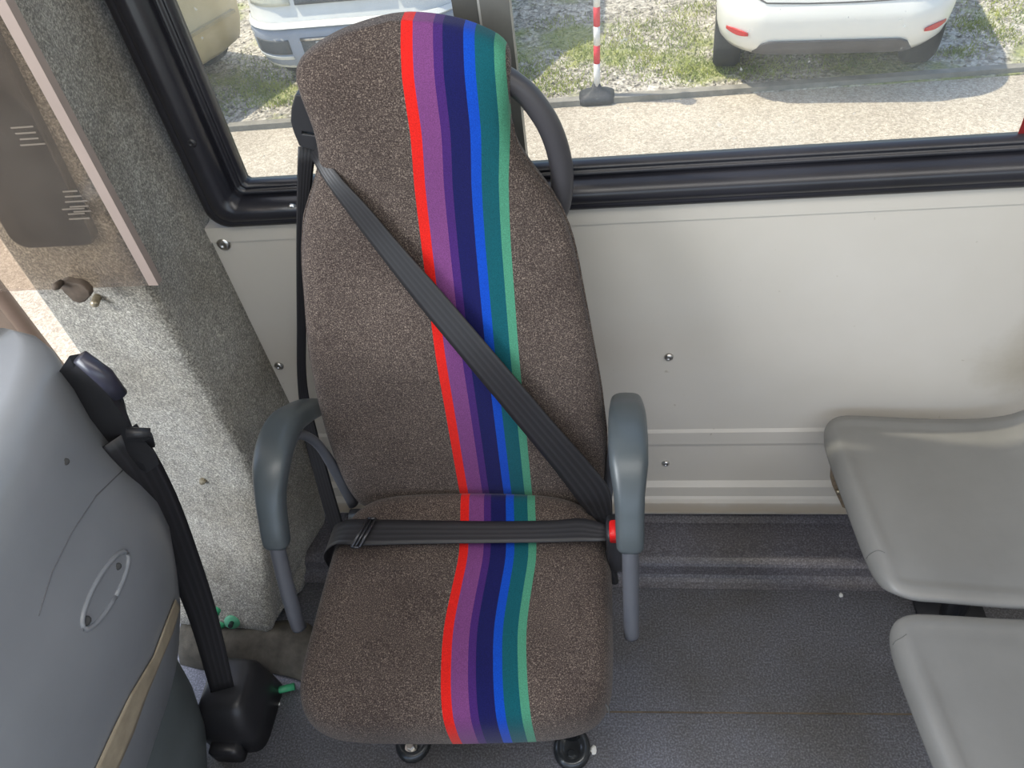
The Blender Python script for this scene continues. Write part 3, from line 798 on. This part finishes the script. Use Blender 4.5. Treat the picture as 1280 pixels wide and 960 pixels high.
for z, p in zt_: rings.append(left_ring(z, p.x + .012, p.y + .012))
low = zt_[-1][1]
for s, z in [(.9, .31), (.6, .30)]: rings.append(left_ring(z, low.x + .0, low.y - .01, .11 * s))
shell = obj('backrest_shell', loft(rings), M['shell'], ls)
# lower base
SB = [(.40, 219, 722), (.33, 228, 760), (.26, 243, 795), (.18, 258, 825), (.10, 268, 860), (.03, 268, 905), (.0, 266, 930)]
rings = [left_ring(z, PZ(x, y, z).x + .004, PZ(x, y, z).y + .004, .30, .0) for z, x, y in SB]
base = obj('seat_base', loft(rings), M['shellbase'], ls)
sb = BVHTree.FromPolygons([Vector(v.co) + wloc(ls) for v in shell.data.vertices] , [tuple(p.vertices) for p in shell.data.polygons])
bb = BVHTree.FromPolygons([Vector(v.co) + wloc(ls) for v in base.data.vertices] , [tuple(p.vertices) for p in base.data.polygons])
def onl(x, y, off=.002):
    r = ray(x, y).normalized(); best = None
    for bv in (sb, bb):
        h = bv.ray_cast(CAM, r)
        if h[0] is not None and (best is None or h[3] < best[3]): best = h
    if best is None: return None
    nn = best[1]
    if nn.dot(r) > 0: nn = -nn
    return best[0] + nn * off
def lstrip(name, A, B, mat, off=.003, n=20, th=.0015):
    a = [onl(x, y, off) for x, y in A]; b = [onl(x, y, off) for x, y in B]
    pr = [(p, q) for p, q in zip(a, b) if p is not None and q is not None]
    if len(pr) < 2: return
    v, f, uv = ribbon(resample([p for p, q in pr], n), resample([q for p, q in pr], n), th)
    return obj(name, (v, f), mat, ls)
def lerp2(A, n):
    o = []
    for (a, b) in zip(A, A[1:]):
        for k in range(n): o.append((a[0] + (b[0] - a[0]) * k / n, a[1] + (b[1] - a[1]) * k / n))
    o.append(A[-1]); return o
lstrip('tape_strip', lerp2([(221, 740), (206, 778), (190, 820), (160, 870), (138, 915), (112, 972)], 4), lerp2([(226, 750), (214, 790), (199, 826), (180, 872), (165, 915), (140, 972)], 4), M['beige_tape'], .003, 30)
# oval recess with two holes, scuffs, contour line
ov = []
for k in range(33):
    a = 2 * PI * k / 32; ca, sa = math.cos(a), math.sin(a)
    ov.append((131 + 52 * sa * .50 + 14 * ca * .9, 738 - 52 * sa * .92 + 14 * ca * .55))
pts = [onl(x, y, .0) for x, y in ov]
if all(p is not None for p in pts): obj('oval_rim', tube(pts, .0032, 8), M['shell'], shell)
for nme, x, y, r in [('rim_hole', 147, 708, .0045), ('rim_hole', 107, 776, .006), ('scuff', 82, 577, .004)]:
    p = onl(x, y, 0)
    if p is not None: obj(nme, lathe([(r * .8, -.002), (r, .001), (r * .6, .0018), (.0001, .001)], p, (.8, -.4, .4), 10), M['rubbermark'], shell)
pts = [onl(x, y, 0) for x, y in lerp2([(153, 588), (120, 620), (90, 665), (65, 715), (48, 770)], 4)]
pts = [p for p in pts if p is not None]
if len(pts) > 2: obj('contour_line', tube(pts, .0009, 6), plain('dark seam', (.12, .12, .13), .6), shell)
# belt over the shoulder of that seat
cpx = [(92, 452), (120, 500), (150, 545), (178, 585), (205, 640), (232, 710), (255, 775), (278, 862)]
wdx = [14, 20, 26, 24, 23, 21, 18, 15]
zs = [.885, .83, .765, .70, .58, .42, .28, .12]
A_, B_ = [], []
for i, ((x, y), w, z) in enumerate(zip(cpx, wdx, zs)):
    dx_, dy_ = cpx[min(i + 1, 7)][0] - cpx[max(0, i - 1)][0], cpx[min(i + 1, 7)][1] - cpx[max(0, i - 1)][1]
    l = math.hypot(dx_, dy_); nx, ny = dy_ / l, -dx_ / l
    A_.append(PZ(x - nx * w, y - ny * w, z + .01)); B_.append(PZ(x + nx * w, y + ny * w, z + .01))
strap('seat_belt', A_[2:], B_[2:], ls, n=36, th=.002)
# black belt bracket with a tab
bk_px = [(86, 444), (100, 441), (116, 449), (136, 470), (153, 492), (155, 506), (166, 534), (190, 540), (191, 546), (180, 550), (196, 568), (180, 580), (132, 556), (96, 510), (70, 468)]
zz_ = [.90, .90, .885, .86, .83, .81, .78, .775, .77, .765, .745, .72, .74, .80, .86]
brk = obj('belt_bracket', prism([PZ(x, y, z + .012) for (x, y), z in zip(bk_px, zz_)], (-.012, .006, -.028)), M['blackplastic'], ls, bevel=.003, smooth_=False)
obj('bracket_rib', tube([PZ(100, 446, .915), PZ(130, 470, .885), PZ(150, 494, .855)], [.009, .011, .009], 12), plain('bluish black cap', (.03, .03, .045), .3), brk)
obj('bracket_tab', tube([PZ(158, 541, .80), PZ(188, 541, .79)], [.007, .006], 10), M['blackplastic'], brk)
# retractor box on the floor
rt = thing('belt_retractor', 'black plastic belt retractor box on the floor left of the striped seat', 'retractor', (-.70, .49, 0))
rc = Vector((-.722, .503, 0))
obj('housing', loft([rbox_ring(rc.x + dxx, rc.y + dyy, hx, hy, z, 5, 32) for hx, hy, z, dxx, dyy in [(.060, .070, 0, 0, 0), (.058, .068, .06, 0, 0), (.050, .060, .105, .004, .004), (.040, .048, .125, .006, .008), (.033, .040, .130, .006, .010)]]), M['blackplastic'], rt)
obj('lid', loft([rbox_ring(rc.x - .005, rc.y - .072, .03 * k, .016 * k, z, 5, 24) for k, z in [(1, 0), (1, .035), (.8, .045)]]), M['blackplastic'], rt)
# green painted rod and dirt in the corner behind
t = thing('green_rod', 'short green painted rod on the floor between the retractor and the striped seat', 'rod', PZ(360, 862, .01))
obj('rod', tube([PZ(335, 866, .012), PZ(368, 858, .012)], .007, 10), M['greenpaint'], t)

# scraps on the floor
for x, y, r, lb in [(742, 938, .006, 'white crumb of paper by the front foot of the striped seat'), (1051, 744, .004, 'tiny pale pebble on the floor near the moulded seat corner'), (349, 880, .0022, 'speck of white grit beside the retractor box')]:
    p = PZ(x, y, 0); vv = []
    rg = [[p + Vector((r * k * math.cos(a) * random.uniform(.6, 1.1), 1.5 * r * k * math.sin(a) * random.uniform(.7, 1.1), z * r)) for a in [2 * PI * i / 9 for i in range(9)]] for k, z in [(1, 0), (.95, .5), (.5, .9)]]
    o = obj('paper_scrap' if r > .005 else 'pebble', loft([[q - p for q in g_] for g_ in rg]), M['white'], None, loc=None, smooth_=False, label=lb, cat='scrap' if r > .005 else 'pebble'); o.location = p

# ================================================================ OUTSIDE
G = -1.40
kz = 5.60
obj('ground', box(-14, 14, .9 - 8, kz, G - .3, G), M['road'], kind='structure', smooth_=False)
obj('gravel_bed', box(-14, 14, kz, 22, G - .3, G + .01), M['gravel'], kind='structure', smooth_=False)
obj('kerb_strip', prism([(-14, kz - .16, G - .05), (14, kz + .14, G - .05), (14, kz + .20, G - .05), (-14, kz - .08, G - .05)], (0, 0, .095)), M['kerb'], kind='structure', smooth_=False)
# grass in clumps beyond the kerb
gv, gf = [], []
patches = [(335, 112, .30, .14, 420), (320, 95, .35, .25, 400), (285, 130, .3, .2, 220), (350, 130, .2, .05, 120), (668, 92, .35, .20, 520), (735, 68, .35, .22, 420), (700, 110, .35, .10, 320), (790, 45, .25, .25, 420), (800, 75, .30, .2, 480), (855, 50, .22, .30, 560), (860, 88, .3, .14, 520),
           (870, 12, .25, .15, 260), (700, 30, .3, .1, 120), (820, 30, .15, .1, 80), (1215, 33, .15, .1, 180), (1255, 45, .15, .12, 160), (1195, 66, .2, .06, 160), (1280, 20, .5, .2, 260), (960, 85, .45, .12, 420), (1060, 80, .3, .08, 160), (1270, 2, .5, .3, 300), (620, 90, .3, .2, 160), (450, 120, .6, .3, 300)]
for px_, py_, rx, ry, n_ in patches:
    c0 = PZ(px_, py_, G + .01)
    for _ in range(int(n_ * 1.8)):
        x = c0.x + random.gauss(0, rx * .5); y = c0.y + random.gauss(0, ry * .9)
        if y < kz + .13: continue
        h = random.uniform(.015, .05); a = random.uniform(0, PI); w = .005
        lean = Vector((random.uniform(-.9, .9), random.uniform(-.9, .9), 1)) * h
        b0 = Vector((x, y, G + .005)); s = Vector((math.cos(a), math.sin(a), 0)) * w
        i = len(gv); gv += [b0 - s, b0 + s, b0 + lean]; gf.append((i, i + 1, i + 2))
obj('grass', (gv, gf), M['grass'], smooth_=False, label='green grass tufts growing through the gravel beyond the kerb', cat='grass', kind='stuff', uv=[(0, 0)] * len(gv))
# loose stones on the gravel
sv, sf = [], []
for _ in range(5200):
    x = random.uniform(-5, 5); y = kz + .15 + random.expovariate(.55)
    if y > 12: continue
    r = random.uniform(.006, .02); p = Vector((x, y, G + .01 + r * .2)); i = len(sv)
    d3 = [Vector(q) * r * random.uniform(.6, 1.2) for q in ((1, 0, 0), (0, 1, 0), (-1, 0, 0), (0, -1, 0), (0, 0, .8), (0, 0, -.8))]
    sv += [p + q for q in d3]
    sf += [(i + a, i + b, i + c) for a, b, c in ((0, 1, 4), (1, 2, 4), (2, 3, 4), (3, 0, 4), (1, 0, 5), (2, 1, 5), (3, 2, 5), (0, 3, 5))]
obj('loose_stones', (sv, sf), M['gravel'], smooth_=False, label='pale loose stones scattered on the gravel beyond the kerb', cat='stones', kind='stuff')

# red and white marker pole
pb = PZ(746, 119, G + .04)
pt = thing('marker_pole', 'red and white banded marker pole on a black foot', 'pole', (pb.x, pb.y, G + .01))
obj('foot', loft([rbox_ring(pb.x, pb.y, .135 * k, .10 * k, G + .01 + z, 5, 24) for k, z in [(1, 0), (1, .035), (.72, .06), (.30, .085), (.18, .13)]]), M['poleblack'], pt)
lean = Vector((.03, .0, 1)); zc = .10; k = 0
for hgt in [.19, .135, .135, .135, .135, .135, .135, .135]:
    o0 = Vector((pb.x, pb.y, G + zc)) + Vector((.03 * zc, 0, 0)); o1 = Vector((pb.x, pb.y, G + zc + hgt)) + Vector((.03 * (zc + hgt), 0, 0))
    obj('band', tube([o0, o1], .024, 16), M['polewhite'] if k % 2 == 0 else M['polered'], pt, label='white band' if k % 2 == 0 else 'red band')
    zc += hgt; k += 1
obj('cap', lathe([(.024, 0), (.05, .02), (.06, .05), (.05, .08), (.0005, .1)], (pb.x + .035, pb.y, G + zc), (0, 0, 1)), M['polered'], pt)

def vehicle(name, label, cat, origin, yaw, prof, length, mat, cornr=4.5, group=None):
    """rings stacked in height: (z, half width, rear inset, front inset); rear face at local y=0, body runs to +y"""
    t = thing(name, label, cat, origin)
    Mx = Matrix.Translation(Vector(origin)) @ Matrix.Rotation(yaw, 4, 'Z')
    rings = []
    for z, hw, ri, fi in prof:
        cy = (ri + length - fi) / 2; hy = (length - fi - ri) / 2
        r = []
        for k in range(96):
            a = 2 * PI * k / 96; u = math.cos(a); v = math.sin(a)
            # rounded plan corners
            rc_ = min(.34, hw * .9)
            x = hw * sup(u, 2.0); y = 0
            # parametric rounded rectangle
            pr = [(hw - rc_, -(hy - rc_), -PI / 2), (hw - rc_, hy - rc_, 0), (-(hw - rc_), hy - rc_, PI / 2), (-(hw - rc_), -(hy - rc_), PI)]
            q = k // 24; f = (k % 24) / 24
            cx_, cy_, a0 = pr[q]; aa = a0 + f * 24 / 23 * PI / 2
            x = cx_ + rc_ * math.cos(aa); y = cy_ + rc_ * math.sin(aa)
            # crown: end faces bulge gently
            y += math.copysign(.06 * (1 - (x / hw) ** 2), y) if abs(y) > hy - rc_ else 0
            r.append(Mx @ Vector((x, cy + y, z)))
        rings.append(r)
    body = obj('body', loft(rings), mat, t)
    return t, Mx, body

# white hatchback seen from behind
car_o = Vector((1.50, 5.45, G)); yaw_c = -.12
prof_c = [(.30, .66, .16, .2), (.32, .72, .07, .12), (.38, .755, .02, .05), (.46, .775, .0, 0), (.56, .785, -.005, 0), (.62, .785, .0, 0), (.66, .785, .03, 0), (.72, .785, .045, .05), (.9, .79, .05, .1), (1.0, .78, .07, .3), (1.12, .72, .16, 1.2), (1.35, .64, .34, 1.6), (1.50, .56, .50, 1.8), (1.53, .40, .70, 2.0)]
car, Mc, cb = vehicle('hatchback_car', 'white car seen from behind with red reflectors, parked beyond the kerb', 'car', car_o, yaw_c, prof_c, 3.9, M['carwhite'])
cbv = BVHTree.FromPolygons([Vector(v.co) + car_o for v in cb.data.vertices], [tuple(p.vertices) for p in cb.data.polygons])
def onc(x, z, off=0):
    o = Mc @ Vector((x, -2, z)); d = (Mc.to_3x3() @ Vector((0, 1, 0))).normalized()
    h = cbv.ray_cast(o, d); p = h[0] if h[0] is not None else Mc @ Vector((x, .05, z)); return p - d * off
def cpatch(name, outline, mat, off=.008, depth=.03, label=None, parent=car):
    pts = [onc(x, z, off) for x, z in outline]
    return obj(name, prism(pts, Mc.to_3x3() @ Vector((0, depth, 0))), mat, parent, bevel=.003, smooth_=False, label=label)
# lower grey insert: strips across the crown
def hug(top, off, mat, name, parent, label=None, nz=8, th=.012):
    dv = Mc.to_3x3() @ Vector((0, th, 0)); n = len(top); V = []
    for sft in (0, 1):
        for k in range(nz + 1):
            for x, z0, z1 in top: V.append(onc(x, z0 + (z1 - z0) * k / nz, off) + dv * sft)
    o_ = n * (nz + 1); Fc = []
    for k in range(nz):
        for i in range(n - 1):
            a = k * n + i; Fc += [(a, a + 1, a + 1 + n, a + n), (a + o_, a + n + o_, a + 1 + n + o_, a + 1 + o_)]
    for i in range(n - 1):
        a = i; b = nz * n + i; Fc += [(a, a + o_, a + 1 + o_, a + 1), (b, b + 1, b + 1 + o_, b + o_)]
    for k in range(nz):
        a = k * n; b = k * n + n - 1; Fc += [(a, a + n, a + n + o_, a + o_), (b, b + o_, b + n + o_, b + n)]
    return obj(name, (V, Fc), mat, parent, label=label)
def cstrip(name, top, mat, off, label=None): return hug(top, off, mat, name, car, label)
cstrip('diffuser', [(-.52 + 1.04 * i / 20, .325, .325 + .115 * min(1, (1 - abs(-1 + i / 10)) * 7 + .12)) for i in range(21)], M['cargrey'], .016, 'grey lower insert')
for s in (-1, 1):
    cstrip('reflector', [(s * (.56 + .15 * i / 6), .47 - .012 * math.sin(PI * i / 6) + .006 * i / 6, .487 + .012 * math.sin(PI * i / 6) + .006 * i / 6) for i in range(7)], M['carred'], .014)
seam = [(-.585, 1.0), (-.57, .80), (-.54, .72), (-.46, .682), (-.2, .672), (0, .67), (.2, .672), (.46, .682), (.54, .72), (.57, .80), (.585, 1.0)]
obj('tailgate_gap', tube([onc(x, z, .001) for x, z in [(a[0] + (b[0] - a[0]) * k / 4, a[1] + (b[1] - a[1]) * k / 4) for a, b in zip(seam, seam[1:]) for k in range(4)]], .005, 6), plain('dark gap', (.10, .10, .10), .7), car)
cpatch('rear_window', [(-.5, 1.14), (.5, 1.14), (.42, 1.40), (-.42, 1.40)], M['carglass'], .006)
cpatch('number_plate_recess', [(-.27, .80), (.27, .80), (.25, .95), (-.25, .95)], plain('recess grey', (.5, .5, .48), .5), .002)
for s in (-1, 1):
    for yy_ in (.62, 3.1):
        c0 = Mc @ Vector((s * .68, yy_, .31)); ax_ = Mc.to_3x3() @ Vector((1, 0, 0))
        w = obj('wheel', lathe([(.20, -.10), (.28, -.10), (.31, -.07), (.315, 0), (.31, .07), (.28, .10), (.20, .10), (.19, .085), (.001, .085)], c0, ax_ * s, 32), M['tyre'], car)
        obj('wheel_hub', lathe([(.19, .086), (.19, .094), (.05, .10), (.001, .10)], c0, ax_ * s, 20), M['chrome'], w)

# pale van with a white bumper tinted for shade, front toward us
van_o = Vector((-1.98, 5.86, G)); yaw_v = -.02
prof_v = [(.30, .82, .14, .2), (.34, .86, .05, .1), (.45, .88, .0, 0), (.60, .885, -.01, 0), (.66, .885, .0, 0), (.70, .88, .06, 0), (.80, .88, .08, 0), (1.0, .88, .12, 0), (1.15, .87, .22, 0), (1.7, .82, .75, .05), (2.3, .76, 1.0, .1), (2.4, .6, 1.2, .3)]
van, Mc, cb = vehicle('van', 'pale van with a white bumper tinted for shade standing behind the striped seat headrest', 'van', van_o, yaw_v, prof_v, 4.6, M['vanwhite'])
cbv = BVHTree.FromPolygons([Vector(v.co) + van_o for v in cb.data.vertices], [tuple(p.vertices) for p in cb.data.polygons])
def vstrip(name, top, mat, off, label=None): return hug(top, off, mat, name, van, label)
vstrip('bumper', [(-.84 + 1.68 * i / 30, .33, .655) for i in range(31)], M['vanshade'], .006, 'white bumper with its shade painted blue-grey')
vstrip('bumper_lip', [(-.86 + 1.72 * i / 30, .665, .695) for i in range(31)], M['vanwhite'], .03)
for s in (-1, 1):
    vstrip('fog_lamp_recess', [(s * (.48 + .30 * i / 6), .47, .58) for i in range(7)], M['vandark'], .012)
    vstrip('bumper_trim', [(s * (.48 + .32 * i / 6), .425, .455) for i in range(7)], M['vanwhite'], .014)
    vstrip('headlight', [(s * (.42 + .36 * i / 6), .80, 1.0) for i in range(7)], plain('headlight lens', (.55, .55, .45), .15), .01)
vstrip('lower_grille', [(-.38 + .76 * i / 10, .40, .59) for i in range(11)], M['vandark'], .012)
vstrip('grille_bar', [(-.38 + .76 * i / 10, .57, .585) for i in range(11)], M['chrome'], .02)
vstrip('number_plate', [(-.26 + .52 * i / 10, .45, .56) for i in range(11)], plain('plain plate', (.45, .46, .45), .4), .022)
vstrip('grille', [(-.38 + .76 * i / 10, .80, .98) for i in range(11)], M['vandark'], .01)
vstrip('windscreen', [(-.66 + 1.32 * i / 10, 1.25, 1.85) for i in range(11)], M['carglass'], .01)
for s in (-1, 1):
    for yy_ in (.8, 3.6):
        c0 = Mc @ Vector((s * .78, yy_, .34)); ax_ = Mc.to_3x3() @ Vector((1, 0, 0))
        obj('wheel', lathe([(.20, -.10), (.30, -.10), (.34, -.07), (.345, 0), (.34, .07), (.30, .10), (.20, .10), (.19, .085), (.001, .085)], c0, ax_ * s, 32), M['tyre'], van)

# beige vehicle at the far left
bo = Vector((-3.42, 5.93, G))
prof_b = [(.30, .80, .14, .2), (.36, .86, .05, .1), (.50, .88, .0, 0), (.62, .89, -.01, 0), (.66, .885, .02, 0), (.8, .88, .04, 0), (1.0, .88, .08, 0), (1.2, .86, .2, 0), (1.7, .80, .6, .05), (1.9, .7, .9, .2)]
bev, Mb, bbd = vehicle('beige_van', 'beige vehicle partly visible through the window at its left end', 'van', bo, 1.147, prof_b, 4.4, M['beige'])
for s in (-1, 1):
    for yy_ in (.75, 3.4):
        c0 = Mb @ Vector((s * .78, yy_, .33)); ax_ = Mb.to_3x3() @ Vector((1, 0, 0))
        obj('wheel', lathe([(.20, -.10), (.30, -.10), (.33, -.07), (.335, 0), (.33, .07), (.30, .10), (.20, .10), (.19, .085), (.001, .085)], c0, ax_ * s, 32), M['tyre'], bev)
for zz0, zz1 in ((.60, .625), (.44, .455)):
    obj('side_moulding', box(-.6, .6, -.085, -.03, zz0, zz1, Mb), plain('beige moulding', (.36, .31, .2), .5), bev, smooth_=False)
    break

# ================================================================ LIGHT
wd_ = bpy.data.worlds.new('World'); bpy.context.scene.world = wd_; wd_.use_nodes = True
nt = wd_.node_tree; bg = nt.nodes['Background']
sk = nt.nodes.new('ShaderNodeTexSky'); sk.sky_type = 'NISHITA'; sk.sun_disc = False
sk.sun_elevation = math.radians(62); sk.sun_rotation = math.radians(280); sk.air_density = 1.0; sk.dust_density = 1.5
nt.links.new(sk.outputs[0], bg.inputs[0]); bg.inputs[1].default_value = .32
sun = bpy.data.lights.new('Sun', 'SUN'); sun.energy = 5.0; sun.angle = math.radians(.7); sun.color = (1, .90, .74)
so = bpy.data.objects.new('Sun', sun); C.objects.link(so); so.rotation_euler = Vector((.50, -.09, -1)).to_track_quat('-Z', 'Y').to_euler()

def area(name, loc, target, sx, sy, power, col=(1, 1, 1)):
    l = bpy.data.lights.new(name, 'AREA'); l.shape = 'RECTANGLE'; l.size = sx; l.size_y = sy; l.energy = power; l.color = col
    o = bpy.data.objects.new(name, l); C.objects.link(o); o.location = loc
    o.rotation_euler = (Vector(target) - Vector(loc)).to_track_quat('-Z', 'Y').to_euler(); return o
# added area fills: unseen overhead panel, stand-ins for daylight from left and behind
area('overhead_fill', (.5, -.1, ZC - .03), (.5, -.1, 0), 2.6, .5, 22, (1, .97, .92))
area('left_daylight_fill', (-1.62, -.15, 1.65), (-.5, .75, .5), .9, .9, 44, (.95, .98, 1))
area('rear_daylight_fill', (.4, YN + .05, 1.35), (.1, .9, .5), 2.6, .8, 9, (.92, .96, 1))

# ================================================================ CAMERA
cd = bpy.data.cameras.new('Camera'); cam = bpy.data.objects.new('Camera', cd); C.objects.link(cam)
cd.sensor_fit = 'HORIZONTAL'; cd.sensor_width = 36; cd.lens = F / 1280 * 36; cd.clip_start = .02
r0 = Vector((Xw.x, Yw.x, Zw.x)); r1 = -Vector((Xw.y, Yw.y, Zw.y)); r2 = -Vector((Xw.z, Yw.z, Zw.z))
cam.matrix_world = Matrix(((r0.x, r1.x, r2.x, 0), (r0.y, r1.y, r2.y, 0), (r0.z, r1.z, r2.z, CAMH), (0, 0, 0, 1)))
S = bpy.context.scene; S.camera = cam
S.view_settings.view_transform = 'Standard'; S.view_settings.look = 'None'; S.view_settings.exposure = 0; S.view_settings.gamma = 1
S.view_settings.use_curve_mapping = False
